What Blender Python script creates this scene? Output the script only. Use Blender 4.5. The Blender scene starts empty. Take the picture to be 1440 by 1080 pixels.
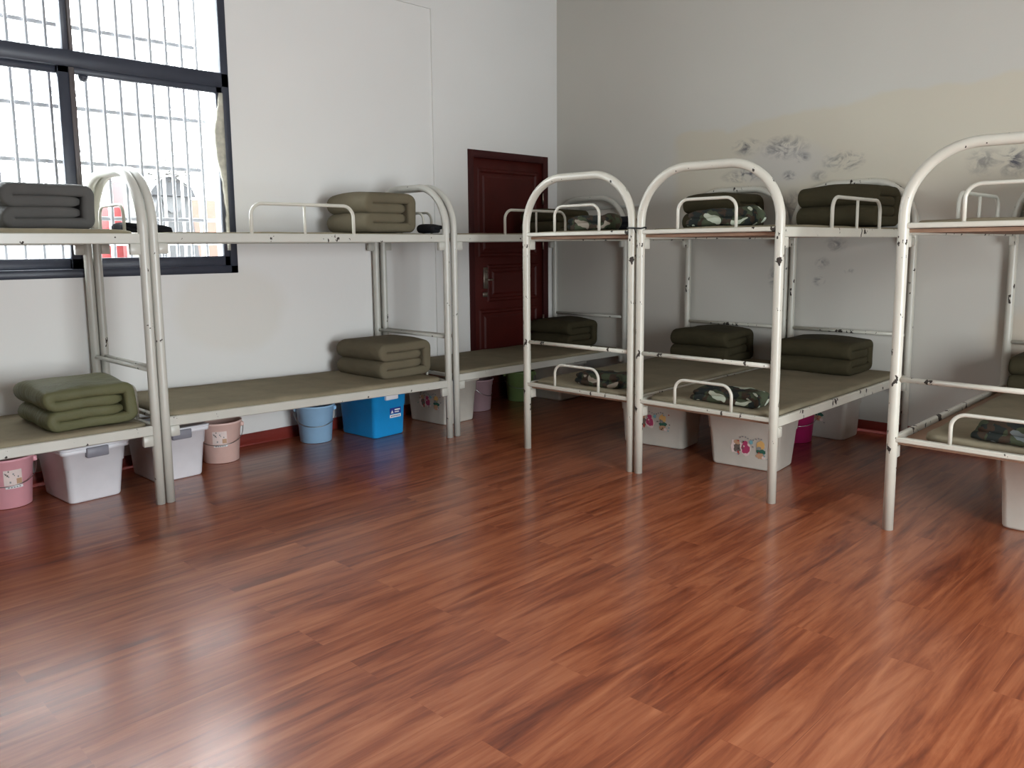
import bpy, math, random
from mathutils import Vector, Matrix, noise
C = bpy.context.scene.collection
S = bpy.context.scene
PI = math.pi
S.view_settings.view_transform = 'Standard'
S.view_settings.look = 'None'
S.view_settings.gamma = 1.0
S.view_settings.use_curve_mapping = False
S.view_settings.exposure = -0.62
S.cycles.max_bounces = 10
S.cycles.diffuse_bounces = 3
S.cycles.transparent_max_bounces = 12
S.cycles.sample_clamp_indirect = 8
S.cycles.caustics_reflective = False
S.cycles.caustics_refractive = False
S.cycles.use_denoising = True

# ------------------------------------------------------------------ materials
def new_mat(name):
    m = bpy.data.materials.new(name); m.use_nodes = True
    nt = m.node_tree
    return m, nt, nt.nodes['Principled BSDF']

def node(nt, typ, ins=None, **props):
    n = nt.nodes.new(typ)
    for k, v in props.items(): setattr(n, k, v)
    for k, v in (ins or {}).items():
        if isinstance(v, bpy.types.NodeSocket): nt.links.new(v, n.inputs[k])
        else: n.inputs[k].default_value = v
    return n

def rgba(c): return (c[0], c[1], c[2], 1.0)

def ramp(nt, fac, stops):
    r = nt.nodes.new('ShaderNodeValToRGB')
    els = r.color_ramp.elements
    while len(els) < len(stops): els.new(0.5)
    for e, (p, c) in zip(els, stops):
        e.position = p; e.color = rgba(c) if len(c) == 3 else c
    nt.links.new(fac, r.inputs['Fac'])
    return r

def math_n(nt, op, a, b=0.0, c=0.0, clamp=False):
    n = nt.nodes.new('ShaderNodeMath'); n.operation = op; n.use_clamp = clamp
    for i, v in enumerate((a, b, c)):
        if isinstance(v, bpy.types.NodeSocket): nt.links.new(v, n.inputs[i])
        else: n.inputs[i].default_value = v
    return n.outputs[0]

def mixc(nt, fac, a, b, blend='MIX'):
    n = nt.nodes.new('ShaderNodeMix'); n.data_type = 'RGBA'; n.blend_type = blend
    for k, v in ((0, fac), (6, a), (7, b)):
        if isinstance(v, bpy.types.NodeSocket): nt.links.new(v, n.inputs[k])
        else: n.inputs[k].default_value = v if k == 0 else rgba(v)
    return n.outputs[2]

def coords(nt, scale=(1, 1, 1), loc=(0, 0, 0)):
    t = nt.nodes.new('ShaderNodeTexCoord')
    mp = nt.nodes.new('ShaderNodeMapping')
    mp.inputs['Scale'].default_value = scale; mp.inputs['Location'].default_value = loc
    nt.links.new(t.outputs['Object'], mp.inputs['Vector'])
    return mp.outputs[0]

def bump(nt, bsdf, height, strength=0.2, dist=0.01):
    b = node(nt, 'ShaderNodeBump', {'Height': height, 'Strength': strength, 'Distance': dist})
    nt.links.new(b.outputs[0], bsdf.inputs['Normal'])

def simple(name, col, rough=0.5, metallic=0.0, var=0.06, nscale=12.0, spec=0.5):
    m, nt, b = new_mat(name)
    n = node(nt, 'ShaderNodeTexNoise', {'Vector': coords(nt), 'Scale': nscale, 'Detail': 3.0})
    lo = tuple(c * (1 - var) for c in col); hi = tuple(min(1, c * (1 + var)) for c in col)
    r = ramp(nt, n.outputs['Fac'], [(0.3, lo), (0.7, hi)])
    nt.links.new(r.outputs[0], b.inputs['Base Color'])
    b.inputs['Roughness'].default_value = rough
    b.inputs['Metallic'].default_value = metallic
    b.inputs['Specular IOR Level'].default_value = spec
    return m

def paint_mat(name, col, chip=0.70, sc=34.0):
    m, nt, b = new_mat(name)
    co = coords(nt)
    n1 = node(nt, 'ShaderNodeTexNoise', {'Vector': coords(nt, (1, 1, 0.6)), 'Scale': sc, 'Detail': 3.0, 'Roughness': 0.6})
    n2 = node(nt, 'ShaderNodeTexNoise', {'Vector': co, 'Scale': 5.0, 'Detail': 1.0})
    s = math_n(nt, 'MULTIPLY_ADD', n2.outputs['Fac'], 0.35, n1.outputs['Fac'])
    mask = math_n(nt, 'GREATER_THAN', s, chip + 0.175)
    n3 = node(nt, 'ShaderNodeTexNoise', {'Vector': co, 'Scale': 7.0, 'Detail': 4.0})
    r = ramp(nt, n3.outputs['Fac'], [(0.3, tuple(c * .93 for c in col)), (0.7, col)])
    cc = mixc(nt, mask, r.outputs[0], (0.035, 0.026, 0.02))
    nt.links.new(cc, b.inputs['Base Color'])
    rr = math_n(nt, 'MULTIPLY_ADD', mask, 0.45, 0.33)
    nt.links.new(rr, b.inputs['Roughness'])
    bump(nt, b, math_n(nt, 'SUBTRACT', 1.0, mask), 0.4, 0.001)
    return m

def fabric_mat(name, col, var=0.18, rough=0.85, weave=0.25, nscale=5.0):
    m, nt, b = new_mat(name)
    n = node(nt, 'ShaderNodeTexNoise', {'Vector': coords(nt), 'Scale': nscale, 'Detail': 5.0, 'Roughness': 0.6})
    r = ramp(nt, n.outputs['Fac'], [(0.3, tuple(c * (1 - var) for c in col)), (0.7, tuple(c * (1 + var) for c in col))])
    nt.links.new(r.outputs[0], b.inputs['Base Color'])
    b.inputs['Roughness'].default_value = rough
    b.inputs['Specular IOR Level'].default_value = 0.12
    n2 = node(nt, 'ShaderNodeTexNoise', {'Vector': coords(nt, (1, 2.2, 1)), 'Scale': 11.0, 'Detail': 4.0})
    bump(nt, b, n2.outputs['Fac'], weave, 0.02)
    return m

def camo_mat(name, light):
    m, nt, b = new_mat(name)
    co = coords(nt)
    a = node(nt, 'ShaderNodeTexNoise', {'Vector': co, 'Scale': 13.0, 'Detail': 1.5})
    d = node(nt, 'ShaderNodeTexNoise', {'Vector': coords(nt, (1, 1, 1), (3, 7, 1)), 'Scale': 16.0, 'Detail': 2.0})
    e = node(nt, 'ShaderNodeTexNoise', {'Vector': coords(nt, (1, 1, 1), (9, 2, 5)), 'Scale': 11.0, 'Detail': 1.5})
    c1 = mixc(nt, math_n(nt, 'GREATER_THAN', a.outputs['Fac'], 0.5), (0.018, 0.022, 0.02), (0.05, 0.06, 0.035))
    c2 = mixc(nt, math_n(nt, 'GREATER_THAN', d.outputs['Fac'], 0.57), c1, (0.045, 0.03, 0.02))
    c3 = mixc(nt, math_n(nt, 'GREATER_THAN', e.outputs['Fac'], 0.58), c2, light)
    nt.links.new(c3, b.inputs['Base Color'])
    b.inputs['Roughness'].default_value = 0.9
    b.inputs['Specular IOR Level'].default_value = 0.2
    return m

def floor_mat():
    m, nt, b = new_mat('reddish_wood_planks')
    co = coords(nt)
    br = node(nt, 'ShaderNodeTexBrick', {'Vector': coords(nt, (1, 1, 1), (0.30, 0.022, 0)), 'Color1': (0, 0, 0, 1), 'Color2': (1, 1, 1, 1), 'Mortar': (0.5, 0.5, 0.5, 1),
              'Scale': 1.0, 'Mortar Size': 0.0008, 'Mortar Smooth': 0.2, 'Bias': 0.0, 'Brick Width': 1.2, 'Row Height': 0.152})
    br.offset = 0.37; br.offset_frequency = 2
    sep = node(nt, 'ShaderNodeSeparateColor', {'Color': br.outputs['Color']})
    rnd = sep.outputs[0]
    sx = node(nt, 'ShaderNodeSeparateXYZ', {'Vector': co})
    gx = math_n(nt, 'MULTIPLY', sx.outputs['X'], 1.5)
    gy = math_n(nt, 'MULTIPLY', sx.outputs['Y'], 15.0)
    gz = math_n(nt, 'MULTIPLY', rnd, 37.0)
    comb = node(nt, 'ShaderNodeCombineXYZ', {'X': gx, 'Y': gy, 'Z': gz})
    g1 = node(nt, 'ShaderNodeTexNoise', {'Vector': comb.outputs[0], 'Scale': 1.0, 'Detail': 7.0, 'Roughness': 0.62, 'Distortion': 0.9})
    comb2 = node(nt, 'ShaderNodeCombineXYZ', {'X': math_n(nt, 'MULTIPLY', sx.outputs['X'], 3.0), 'Y': math_n(nt, 'MULTIPLY', sx.outputs['Y'], 70.0), 'Z': gz})
    g2 = node(nt, 'ShaderNodeTexNoise', {'Vector': comb2.outputs[0], 'Scale': 1.0, 'Detail': 4.0, 'Roughness': 0.6})
    f = math_n(nt, 'MULTIPLY_ADD', g2.outputs['Fac'], 0.30, math_n(nt, 'MULTIPLY', g1.outputs['Fac'], 0.85))
    f = math_n(nt, 'MULTIPLY_ADD', rnd, 0.07, math_n(nt, 'SUBTRACT', f, 0.10))
    r = ramp(nt, f, [(0.27, (0.10, 0.018, 0.008)), (0.42, (0.23, 0.055, 0.021)), (0.54, (0.345, 0.098, 0.039)), (0.72, (0.48, 0.17, 0.076))])
    nt.links.new(r.outputs[0], b.inputs['Base Color'])
    rr = math_n(nt, 'MULTIPLY_ADD', g2.outputs['Fac'], 0.12, 0.30)
    nt.links.new(rr, b.inputs['Roughness'])
    b.inputs['Specular IOR Level'].default_value = 0.22
    b.inputs['Coat Weight'].default_value = 0.75
    b.inputs['Coat Roughness'].default_value = 0.21
    seam = math_n(nt, 'SUBTRACT', 1.0, br.outputs['Fac'])
    h = math_n(nt, 'MULTIPLY_ADD', g2.outputs['Fac'], 0.25, seam)
    bump(nt, b, h, 0.05, 0.001)
    return m

def wall_mat(name, col, patches=(), marks=(), beige=None):
    """patches: (axis value centre, z, ru, rz, colour); marks: (u, z, ru, rz, strength)"""
    m, nt, b = new_mat(name)
    co = coords(nt)
    sx = node(nt, 'ShaderNodeSeparateXYZ', {'Vector': co})
    n = node(nt, 'ShaderNodeTexNoise', {'Vector': co, 'Scale': 1.3, 'Detail': 4.0})
    r = ramp(nt, n.outputs['Fac'], [(0.3, tuple(c * .97 for c in col)), (0.7, col)])
    out = r.outputs[0]
    nj = node(nt, 'ShaderNodeTexNoise', {'Vector': co, 'Scale': 2.2, 'Detail': 3.0})
    jit = math_n(nt, 'MULTIPLY', math_n(nt, 'SUBTRACT', nj.outputs['Fac'], 0.5), 0.42)
    ax = {'x': 'X', 'y': 'Y'}
    def ell(u, z, ru, rz, soft, axis):
        du = math_n(nt, 'DIVIDE', math_n(nt, 'SUBTRACT', sx.outputs[axis], u), ru)
        dz = math_n(nt, 'DIVIDE', math_n(nt, 'SUBTRACT', sx.outputs['Z'], z), rz)
        d = math_n(nt, 'SQRT', math_n(nt, 'ADD', math_n(nt, 'MULTIPLY', du, du), math_n(nt, 'MULTIPLY', dz, dz)))
        d = math_n(nt, 'ADD', d, jit)
        return math_n(nt, 'MULTIPLY', math_n(nt, 'SUBTRACT', 1.0, d), 1.0 / soft, clamp=True)
    if beige:
        col2 = beige
        # region below a slanted, wandering line and to the right of the corner strip
        line = math_n(nt, 'MULTIPLY_ADD', sx.outputs['Y'], -0.07, 2.09)
        d = math_n(nt, 'ADD', math_n(nt, 'SUBTRACT', line, sx.outputs['Z']), math_n(nt, 'MULTIPLY', jit, 0.55))
        m1 = math_n(nt, 'MULTIPLY', d, 30.0, clamp=True)
        d2 = math_n(nt, 'ADD', math_n(nt, 'SUBTRACT', -1.25, sx.outputs['Y']), math_n(nt, 'MULTIPLY', jit, 0.5))
        m2 = math_n(nt, 'MULTIPLY', d2, 12.0, clamp=True)
        d3 = math_n(nt, 'ADD', math_n(nt, 'SUBTRACT', sx.outputs['Z'], 1.45), jit)
        m3 = math_n(nt, 'MULTIPLY', d3, 4.0, clamp=True)
        out = mixc(nt, math_n(nt, 'MULTIPLY', math_n(nt, 'MULTIPLY', m1, m2), m3), out, col2)
    for (u, z, ru, rz, c, soft, axis) in patches:
        out = mixc(nt, ell(u, z, ru, rz, soft, axis), out, c)
    if marks:
        nn = node(nt, 'ShaderNodeTexNoise', {'Vector': coords(nt, (1, 1, 1.5)), 'Scale': 9.0, 'Detail': 6.0, 'Roughness': 0.65, 'Distortion': 1.2})
        sm = math_n(nt, 'MULTIPLY', math_n(nt, 'SUBTRACT', nn.outputs['Fac'], 0.43), 5.5, clamp=True)
        tot = None
        for (u, z, ru, rz, st, axis) in marks:
            e = math_n(nt, 'MULTIPLY', ell(u, z, ru, rz, 0.8, axis), st)
            tot = e if tot is None else math_n(nt, 'MAXIMUM', tot, e)
        out = mixc(nt, math_n(nt, 'MULTIPLY', tot, sm, clamp=True), out, (0.035, 0.037, 0.07))
    nt.links.new(out, b.inputs['Base Color'])
    b.inputs['Roughness'].default_value = 0.75
    b.inputs['Specular IOR Level'].default_value = 0.25
    n4 = node(nt, 'ShaderNodeTexNoise', {'Vector': co, 'Scale': 25.0, 'Detail': 4.0})
    bump(nt, b, n4.outputs['Fac'], 0.05, 0.01)
    return m

def glass_mat():
    m = bpy.data.materials.new('clear_window_glass'); m.use_nodes = True
    nt = m.node_tree; nt.nodes.clear()
    o = nt.nodes.new('ShaderNodeOutputMaterial')
    tr = node(nt, 'ShaderNodeBsdfTransparent', {'Color': (0.96, 0.98, 0.98, 1)})
    gl = node(nt, 'ShaderNodeBsdfGlossy', {'Roughness': 0.02})
    n = node(nt, 'ShaderNodeTexNoise', {'Vector': coords(nt), 'Scale': 3.0})
    f = math_n(nt, 'MULTIPLY_ADD', n.outputs['Fac'], 0.02, 0.04)
    mx = node(nt, 'ShaderNodeMixShader', {0: f, 1: tr.outputs[0], 2: gl.outputs[0]})
    nt.links.new(mx.outputs[0], o.inputs[0])
    return m

M = {}
M['paint'] = paint_mat('cream_bed_paint', (0.555, 0.545, 0.49), 0.712, 26.0)
M['paint_worn'] = paint_mat('worn_cream_bed_paint', (0.60, 0.575, 0.495), 0.648, 21.0)
M['hoop'] = paint_mat('cream_hoop_paint', (0.62, 0.60, 0.52), 0.745, 28.0)
M['ply'] = simple('plywood_board', (0.33, 0.20, 0.13), 0.7, var=0.2, nscale=5)
M['mattress'] = fabric_mat('olive_mattress_cover', (0.240, 0.204, 0.138), 0.13, weave=0.15)
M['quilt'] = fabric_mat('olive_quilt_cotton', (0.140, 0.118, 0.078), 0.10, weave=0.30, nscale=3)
M['quilt_shade'] = fabric_mat('shaded_olive_quilt_cotton', (0.050, 0.042, 0.023), 0.10, weave=0.30, nscale=3)  # olive cotton again, darkened so the colour carries the shade on the decks
M['quilt_grey'] = fabric_mat('greyish_olive_quilt_cotton', (0.088, 0.084, 0.080), 0.10, weave=0.25, nscale=3)
M['quilt_satin'] = fabric_mat('satin_olive_quilt', (0.115, 0.113, 0.058), 0.12, 0.48, 0.55, 3)
M['camo_light'] = camo_mat('camouflage_with_pale_patches', (0.42, 0.45, 0.36))
M['camo_brown'] = camo_mat('camouflage_with_brown_patches', (0.30, 0.26, 0.21))
M['camo_dark'] = camo_mat('dark_camouflage', (0.13, 0.15, 0.15))
M['black_cloth'] = fabric_mat('black_cloth', (0.012, 0.012, 0.014), 0.3)
M['floor'] = floor_mat()
M['door'] = simple('dark_red_door_lacquer', (0.058, 0.007, 0.005), 0.5, var=0.15, nscale=4, spec=0.25)
M['door_frame'] = simple('dark_red_door_frame_lacquer', (0.045, 0.008, 0.008), 0.5, var=0.12, nscale=4, spec=0.25)
M['skirt'] = simple('red_brown_baseboard', (0.21, 0.03, 0.022), 0.4, var=0.15, nscale=4)
M['win'] = simple('dark_navy_window_aluminium', (0.035, 0.040, 0.058), 0.45, var=0.1)
M['win_in'] = simple('brown_grey_sash_edge', (0.10, 0.085, 0.085), 0.5)
M['foam'] = simple('beige_foam_sealant', (0.52, 0.50, 0.42), 0.85, var=0.2, nscale=30)
M['glass'] = glass_mat()
M['bar'] = simple('grey_galvanised_bar', (0.45, 0.45, 0.47), 0.5, var=0.1)
M['bar_far'] = simple('pale_galvanised_bar', (0.60, 0.61, 0.62), 0.5, var=0.1)
M['white_plastic'] = simple('white_box_plastic', (0.85, 0.85, 0.89), 0.4, var=0.03)
M['cream_plastic'] = simple('milky_box_plastic', (0.70, 0.675, 0.60), 0.42, var=0.04)
M['grey_clip'] = simple('grey_latch_plastic', (0.25, 0.25, 0.29), 0.45)
M['blue_box'] = simple('bright_blue_plastic', (0.015, 0.34, 0.80), 0.35, var=0.05)
M['blue_bucket'] = simple('light_blue_plastic', (0.36, 0.61, 0.88), 0.35, var=0.04)
M['pink'] = simple('pink_plastic', (0.90, 0.44, 0.50), 0.38, var=0.04)
M['peach'] = simple('peach_plastic', (0.90, 0.62, 0.55), 0.38, var=0.04)
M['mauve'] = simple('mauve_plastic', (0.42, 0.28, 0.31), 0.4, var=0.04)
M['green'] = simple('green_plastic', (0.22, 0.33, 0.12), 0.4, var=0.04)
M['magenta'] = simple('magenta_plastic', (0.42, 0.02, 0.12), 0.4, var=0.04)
M['wire'] = simple('steel_wire', (0.42, 0.42, 0.42), 0.3, metallic=1.0)
M['white'] = simple('white_print', (0.85, 0.85, 0.85), 0.5, var=0.02)
M['navy_print'] = simple('navy_print', (0.02, 0.04, 0.26), 0.5)
M['red_print'] = simple('red_print', (0.5, 0.06, 0.04), 0.5)
M['black'] = simple('black_rubber', (0.012, 0.012, 0.012), 0.5)
M['handle'] = simple('brushed_door_hardware', (0.36, 0.30, 0.25), 0.35, metallic=0.9)
for nme, c in (('p_mag', (0.45, 0.05, 0.14)), ('p_brown', (0.16, 0.13, 0.11)), ('p_orange', (0.75, 0.45, 0.16)), ('p_green', (0.03, 0.13, 0.09)),
               ('p_teal', (0.18, 0.42, 0.48)), ('p_tan', (0.55, 0.33, 0.2)), ('p_grey', (0.28, 0.28, 0.28)), ('p_pinkpale', (0.80, 0.66, 0.62)), ('p_dark', (0.05, 0.045, 0.04))):
    M[nme] = simple(nme[2:] + '_print', c, 0.55)
M['conduit'] = simple('grey_white_conduit', (0.50, 0.50, 0.46), 0.5)
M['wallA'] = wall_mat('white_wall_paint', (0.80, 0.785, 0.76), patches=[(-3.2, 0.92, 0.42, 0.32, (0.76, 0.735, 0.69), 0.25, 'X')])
B_MARKS = [(-1.90, 2.03, .13, .07, .75, 'Y'), (-2.20, 2.0, .20, .10, .85, 'Y'), (-2.33, 1.92, .08, .05, .7, 'Y'), (-1.90, 1.82, .22, .06, .9, 'Y'), (-2.63, 1.87, .17, .08, .85, 'Y'),
           (-2.24, 1.80, .06, .04, .9, 'Y'), (-2.46, 1.78, .07, .05, .55, 'Y'), (-2.28, 1.58, .10, .14, .55, 'Y'), (-3.66, 1.79, .10, .12, .85, 'Y'), (-3.50, 1.80, .12, .10, .5, 'Y'),
           (-2.49, 1.04, .05, .04, .9, 'Y'), (-2.51, 1.17, .06, .05, .7, 'Y'), (-2.70, 1.12, .04, .03, .6, 'Y'), (-2.60, 1.30, .10, .06, .6, 'Y'), (-2.15, 1.06, .06, .10, .5, 'Y')]
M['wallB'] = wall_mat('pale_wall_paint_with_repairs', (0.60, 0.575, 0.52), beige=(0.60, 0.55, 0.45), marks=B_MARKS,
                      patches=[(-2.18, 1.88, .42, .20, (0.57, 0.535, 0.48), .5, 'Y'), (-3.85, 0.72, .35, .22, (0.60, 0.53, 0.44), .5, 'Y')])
M['wallC'] = wall_mat('plain_wall_paint', (0.74, 0.72, 0.69))
M['ceil'] = wall_mat('ceiling_paint', (0.62, 0.61, 0.59))

# ------------------------------------------------------------------ mesh building
class MB:
    def __init__(self): self.v = []; self.f = []; self.mi = []; self.sm = []
    def add(self, vs, fs, smooth=False, mi=0):
        o = len(self.v); self.v += [Vector(p) for p in vs]
        for f in fs: self.f.append([i + o for i in f]); self.mi.append(mi); self.sm.append(smooth)
    def box(self, x0, x1, y0, y1, z0, z1, bev=0.0, mi=0):
        if bev <= 0:
            vs = [(x, y, z) for z in (z0, z1) for x, y in ((x0, y0), (x1, y0), (x1, y1), (x0, y1))]
            self.add(vs, [(0, 3, 2, 1), (4, 5, 6, 7), (0, 1, 5, 4), (1, 2, 6, 5), (2, 3, 7, 6), (3, 0, 4, 7)], False, mi)
        else:
            self.loft_rect([(z0, x0 + bev, x1 - bev, y0 + bev, y1 - bev), (z0 + bev, x0, x1, y0, y1), (z1 - bev, x0, x1, y0, y1), (z1, x0 + bev, x1 - bev, y0 + bev, y1 - bev)], bev, mi, 2, True)
    def loft_rect(self, secs, r, mi=0, seg=4, capped=True, smooth=True):
        """secs: (z,x0,x1,y0,y1) rounded rectangles"""
        n = 4 * (seg + 1); vs = []
        for (z, x0, x1, y0, y1) in secs:
            rr = min(r, (x1 - x0) / 2.01, (y1 - y0) / 2.01)
            for k, (cx, cy) in enumerate(((x1 - rr, y1 - rr), (x0 + rr, y1 - rr), (x0 + rr, y0 + rr), (x1 - rr, y0 + rr))):
                for j in range(seg + 1):
                    a = PI / 2 * (k + j / seg)
                    vs.append((cx + rr * math.cos(a), cy + rr * math.sin(a), z))
        fs = []
        for i in range(len(secs) - 1):
            for j in range(n):
                fs.append((i * n + j, i * n + (j + 1) % n, (i + 1) * n + (j + 1) % n, (i + 1) * n + j))
        self.add(vs, fs, smooth, mi)
        if capped:
            o = len(self.v) - len(vs)
            self.f.append([o + j for j in reversed(range(n))]); self.mi.append(mi); self.sm.append(False)
            t = o + (len(secs) - 1) * n
            self.f.append([t + j for j in range(n)]); self.mi.append(mi); self.sm.append(False)
    def bar(self, p0, p1, w, h, mi=0):
        """rectangular bar between two points; w horizontal width, h height (z)"""
        p0 = Vector(p0); p1 = Vector(p1); d = (p1 - p0).normalized()
        s = d.cross(Vector((0, 0, 1)))
        s = s.normalized() if s.length > 1e-4 else Vector((1, 0, 0))
        u = s.cross(d).normalized()
        c = min(w, h) * 0.18
        prof = [(-w / 2 + c, -h / 2), (w / 2 - c, -h / 2), (w / 2, -h / 2 + c), (w / 2, h / 2 - c), (w / 2 - c, h / 2), (-w / 2 + c, h / 2), (-w / 2, h / 2 - c), (-w / 2, -h / 2 + c)]
        vs = [p + s * a + u * b for p in (p0, p1) for a, b in prof]
        fs = [(i, (i + 1) % 8, 8 + (i + 1) % 8, 8 + i) for i in range(8)] + [tuple(reversed(range(8))), tuple(range(8, 16))]
        self.add(vs, fs, False, mi)
    def tube(self, path, r, n=12, mi=0, closed=False):
        P = [Vector(p) for p in path]; L = len(P); vs = []
        T = []
        for i in range(L):
            a = P[(i - 1) % L] if (closed or i > 0) else P[0]
            b = P[(i + 1) % L] if (closed or i < L - 1) else P[-1]
            T.append((b - a).normalized())
        ref = Vector((0, 0, 1)) if abs(T[0].z) < 0.9 else Vector((1, 0, 0))
        N = (ref - T[0] * ref.dot(T[0])).normalized()
        for i in range(L):
            N = N - T[i] * N.dot(T[i]); N.normalize()
            Bn = T[i].cross(N)
            rr = r[i] if isinstance(r, (list, tuple)) else r
            for j in range(n):
                a = 2 * PI * j / n
                vs.append(P[i] + (N * math.cos(a) + Bn * math.sin(a)) * rr)
        fs = []
        for i in range(L if closed else L - 1):
            k = (i + 1) % L
            for j in range(n): fs.append((i * n + j, i * n + (j + 1) % n, k * n + (j + 1) % n, k * n + j))
        self.add(vs, fs, True, mi)
        if not closed:
            o = len(self.v) - len(vs)
            self.f.append([o + j for j in reversed(range(n))]); self.mi.append(mi); self.sm.append(False)
            self.f.append([o + (L - 1) * n + j for j in range(n)]); self.mi.append(mi); self.sm.append(False)
    def lathe(self, prof, n=40, mi=0, c=(0, 0, 0)):
        vs = [(c[0] + r * math.cos(2 * PI * j / n), c[1] + r * math.sin(2 * PI * j / n), c[2] + z) for r, z in prof for j in range(n)]
        fs = [(i * n + j, i * n + (j + 1) % n, (i + 1) * n + (j + 1) % n, (i + 1) * n + j) for i in range(len(prof) - 1) for j in range(n)]
        self.add(vs, fs, True, mi)
    def disc(self, c, ux, uy, rx, ry, n=14, mi=0, jag=0.0, rnd=None):
        c = Vector(c); vs = []
        for j in range(n):
            k = 1 + (rnd.uniform(-jag, jag) if rnd else 0)
            vs.append(c + ux * (rx * k * math.cos(2 * PI * j / n)) + uy * (ry * k * math.sin(2 * PI * j / n)))
        self.add(vs, [tuple(range(n))], False, mi)
    def quad(self, a, b, c, d, mi=0): self.add([a, b, c, d], [(0, 1, 2, 3)], False, mi)
    def build(self, name, mats, parent=None, origin=None, rotz=0.0):
        """vertices are given in the space of the thing (world when no origin); origin is subtracted"""
        me = bpy.data.meshes.new(name)
        o = Vector(origin) if origin is not None else Vector((0, 0, 0))
        me.from_pydata([tuple(p - o) for p in self.v], [], self.f)
        for m in (mats if isinstance(mats, (list, tuple)) else [mats]): me.materials.append(m)
        me.polygons.foreach_set('material_index', self.mi)
        me.polygons.foreach_set('use_smooth', self.sm)
        me.update(); me.validate()
        ob = bpy.data.objects.new(name, me); C.objects.link(ob)
        if parent is not None: ob.parent = parent
        elif origin is not None: ob.location = o
        return ob

def thing(name, label, cat, loc=(0, 0, 0), group=None, rotz=0.0):
    e = bpy.data.objects.new(name, None); C.objects.link(e)
    e.empty_display_size = 0.1
    e.location = loc; e.rotation_euler = (0, 0, rotz)
    return tag(e, label, cat, group)
def tag(o, label, cat, group=None, kind=None):
    o['label'] = label; o['category'] = cat
    if group: o['group'] = group
    if kind: o['kind'] = kind
    return o
def structure(o, label=None):
    o['kind'] = 'structure'
    if label: o['label'] = label
    return o

# ------------------------------------------------------------------ room
XW, YW, H = -8.4, -7.3, 3.7
mb = MB(); mb.box(XW - .2, .2, YW - .2, .2, -0.1, 0); structure(mb.build('floor', M['floor']), 'glossy reddish-brown plank floor')
mb = MB(); mb.box(XW - .24, .24, YW - .24, .24, H, H + .15); structure(mb.build('ceiling', M['ceil']), 'white ceiling')
WX0, WX1, WZ0, WZ1 = -5.06, -3.155, 1.155, 3.02
DX0, DX1, DZ = -1.106, -0.132, 2.097
mb = MB()
mb.box(XW - .24, WX0, 0, .24, 0, H); mb.box(WX0, WX1, 0, .24, 0, WZ0); mb.box(WX0, WX1, 0, .24, WZ1, H)
mb.box(WX1, DX0, 0, .24, 0, H); mb.box(DX0, DX1, 0, .24, DZ, H); mb.box(DX1, .24, 0, .24, 0, H)
structure(mb.build('wall_left', M['wallA']), 'white window wall')
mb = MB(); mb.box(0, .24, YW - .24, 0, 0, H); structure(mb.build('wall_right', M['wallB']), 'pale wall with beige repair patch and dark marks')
# wall behind the viewer with one unseen opening added for light; side wall closed
def wall_with_holes_x(name, y0, y1, holes, mat):
    mb = MB(); xs = XW - .24
    for (a, b, z0, z1) in holes:
        mb.box(xs, a, y0, y1, 0, H); mb.box(a, b, y0, y1, 0, z0); mb.box(a, b, y0, y1, z1, H); xs = b
    mb.box(xs, 0, y0, y1, 0, H)
    return structure(mb.build(name, mat))
HOLES_BACK = [(-5.1, -2.9, 0.05, 2.2)]  # placed and sized for the light it lets in
wall_with_holes_x('wall_back', YW - .24, YW, HOLES_BACK, M['wallC'])
HOLES_SIDE = []
mb = MB(); ys = YW
for (a, b, z0, z1) in HOLES_SIDE:
    mb.box(XW - .24, XW, ys, a, 0, H); mb.box(XW - .24, XW, a, b, 0, z0); mb.box(XW - .24, XW, a, b, z1, H); ys = b
mb.box(XW - .24, XW, ys, 0, 0, H); structure(mb.build('wall_side', M['wallC']))
# slight column and beam standing proud of the window wall
mb = MB(); PR = 0.014
mb.box(-1.468, DX0, -PR, 0, 0, H); mb.box(DX0, DX1, -PR, 0, DZ, H); mb.box(DX1, 0, -PR, 0, 0, H); mb.box(XW, -1.468, -PR, 0, 3.12, H)
structure(mb.build('trim_1', M['wallA']), 'plaster column and beam standing slightly proud of the window wall')
mb = MB(); mb.box(XW, -1.468, -.014, 0, 0, .082, .003); mb.box(-1.468, DX0, -.028, -PR, 0, .082, .003); mb.box(DX1, -.014, -.028, -PR, 0, .082, .003)
structure(mb.build('baseboard_left', M['skirt']))
mb = MB(); mb.box(-.014, 0, YW, -.014, 0, .082, .003); structure(mb.build('baseboard_right', M['skirt']))
# frame and glass of the unseen light opening added behind the viewer
k = 2
def added_window(name, axis, a, b, z0, z1, c):
    mb = MB(); t = .06
    def bx(u0, u1, w0, w1):
        if axis == 'x': mb.box(u0, u1, c - .03, c + .03, w0, w1)
        else: mb.box(c - .03, c + .03, u0, u1, w0, w1)
    bx(a, b, z0, z0 + t); bx(a, b, z1 - t, z1); bx(a, a + t, z0, z1); bx(b - t, b, z0, z1); m_ = (a + b) / 2; bx(m_ - .04, m_ + .04, z0, z1); bx(a, b, z0 + .75, z0 + .80)
    root = structure(mb.build(name, M['win']))
    g = MB()
    if axis == 'x': g.quad((a, c, z0), (b, c, z0), (b, c, z1), (a, c, z1))
    else: g.quad((c, a, z0), (c, b, z0), (c, b, z1), (c, a, z1))
    g.build('glass_pane', M['glass'], root)
for (a, b, z0, z1) in HOLES_BACK: added_window('window_%d' % k, 'x', a, b, z0, z1, YW - .1); k += 1
for (a, b, z0, z1) in HOLES_SIDE: added_window('window_%d' % k, 'y', a, b, z0, z1, XW - .1); k += 1

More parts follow.
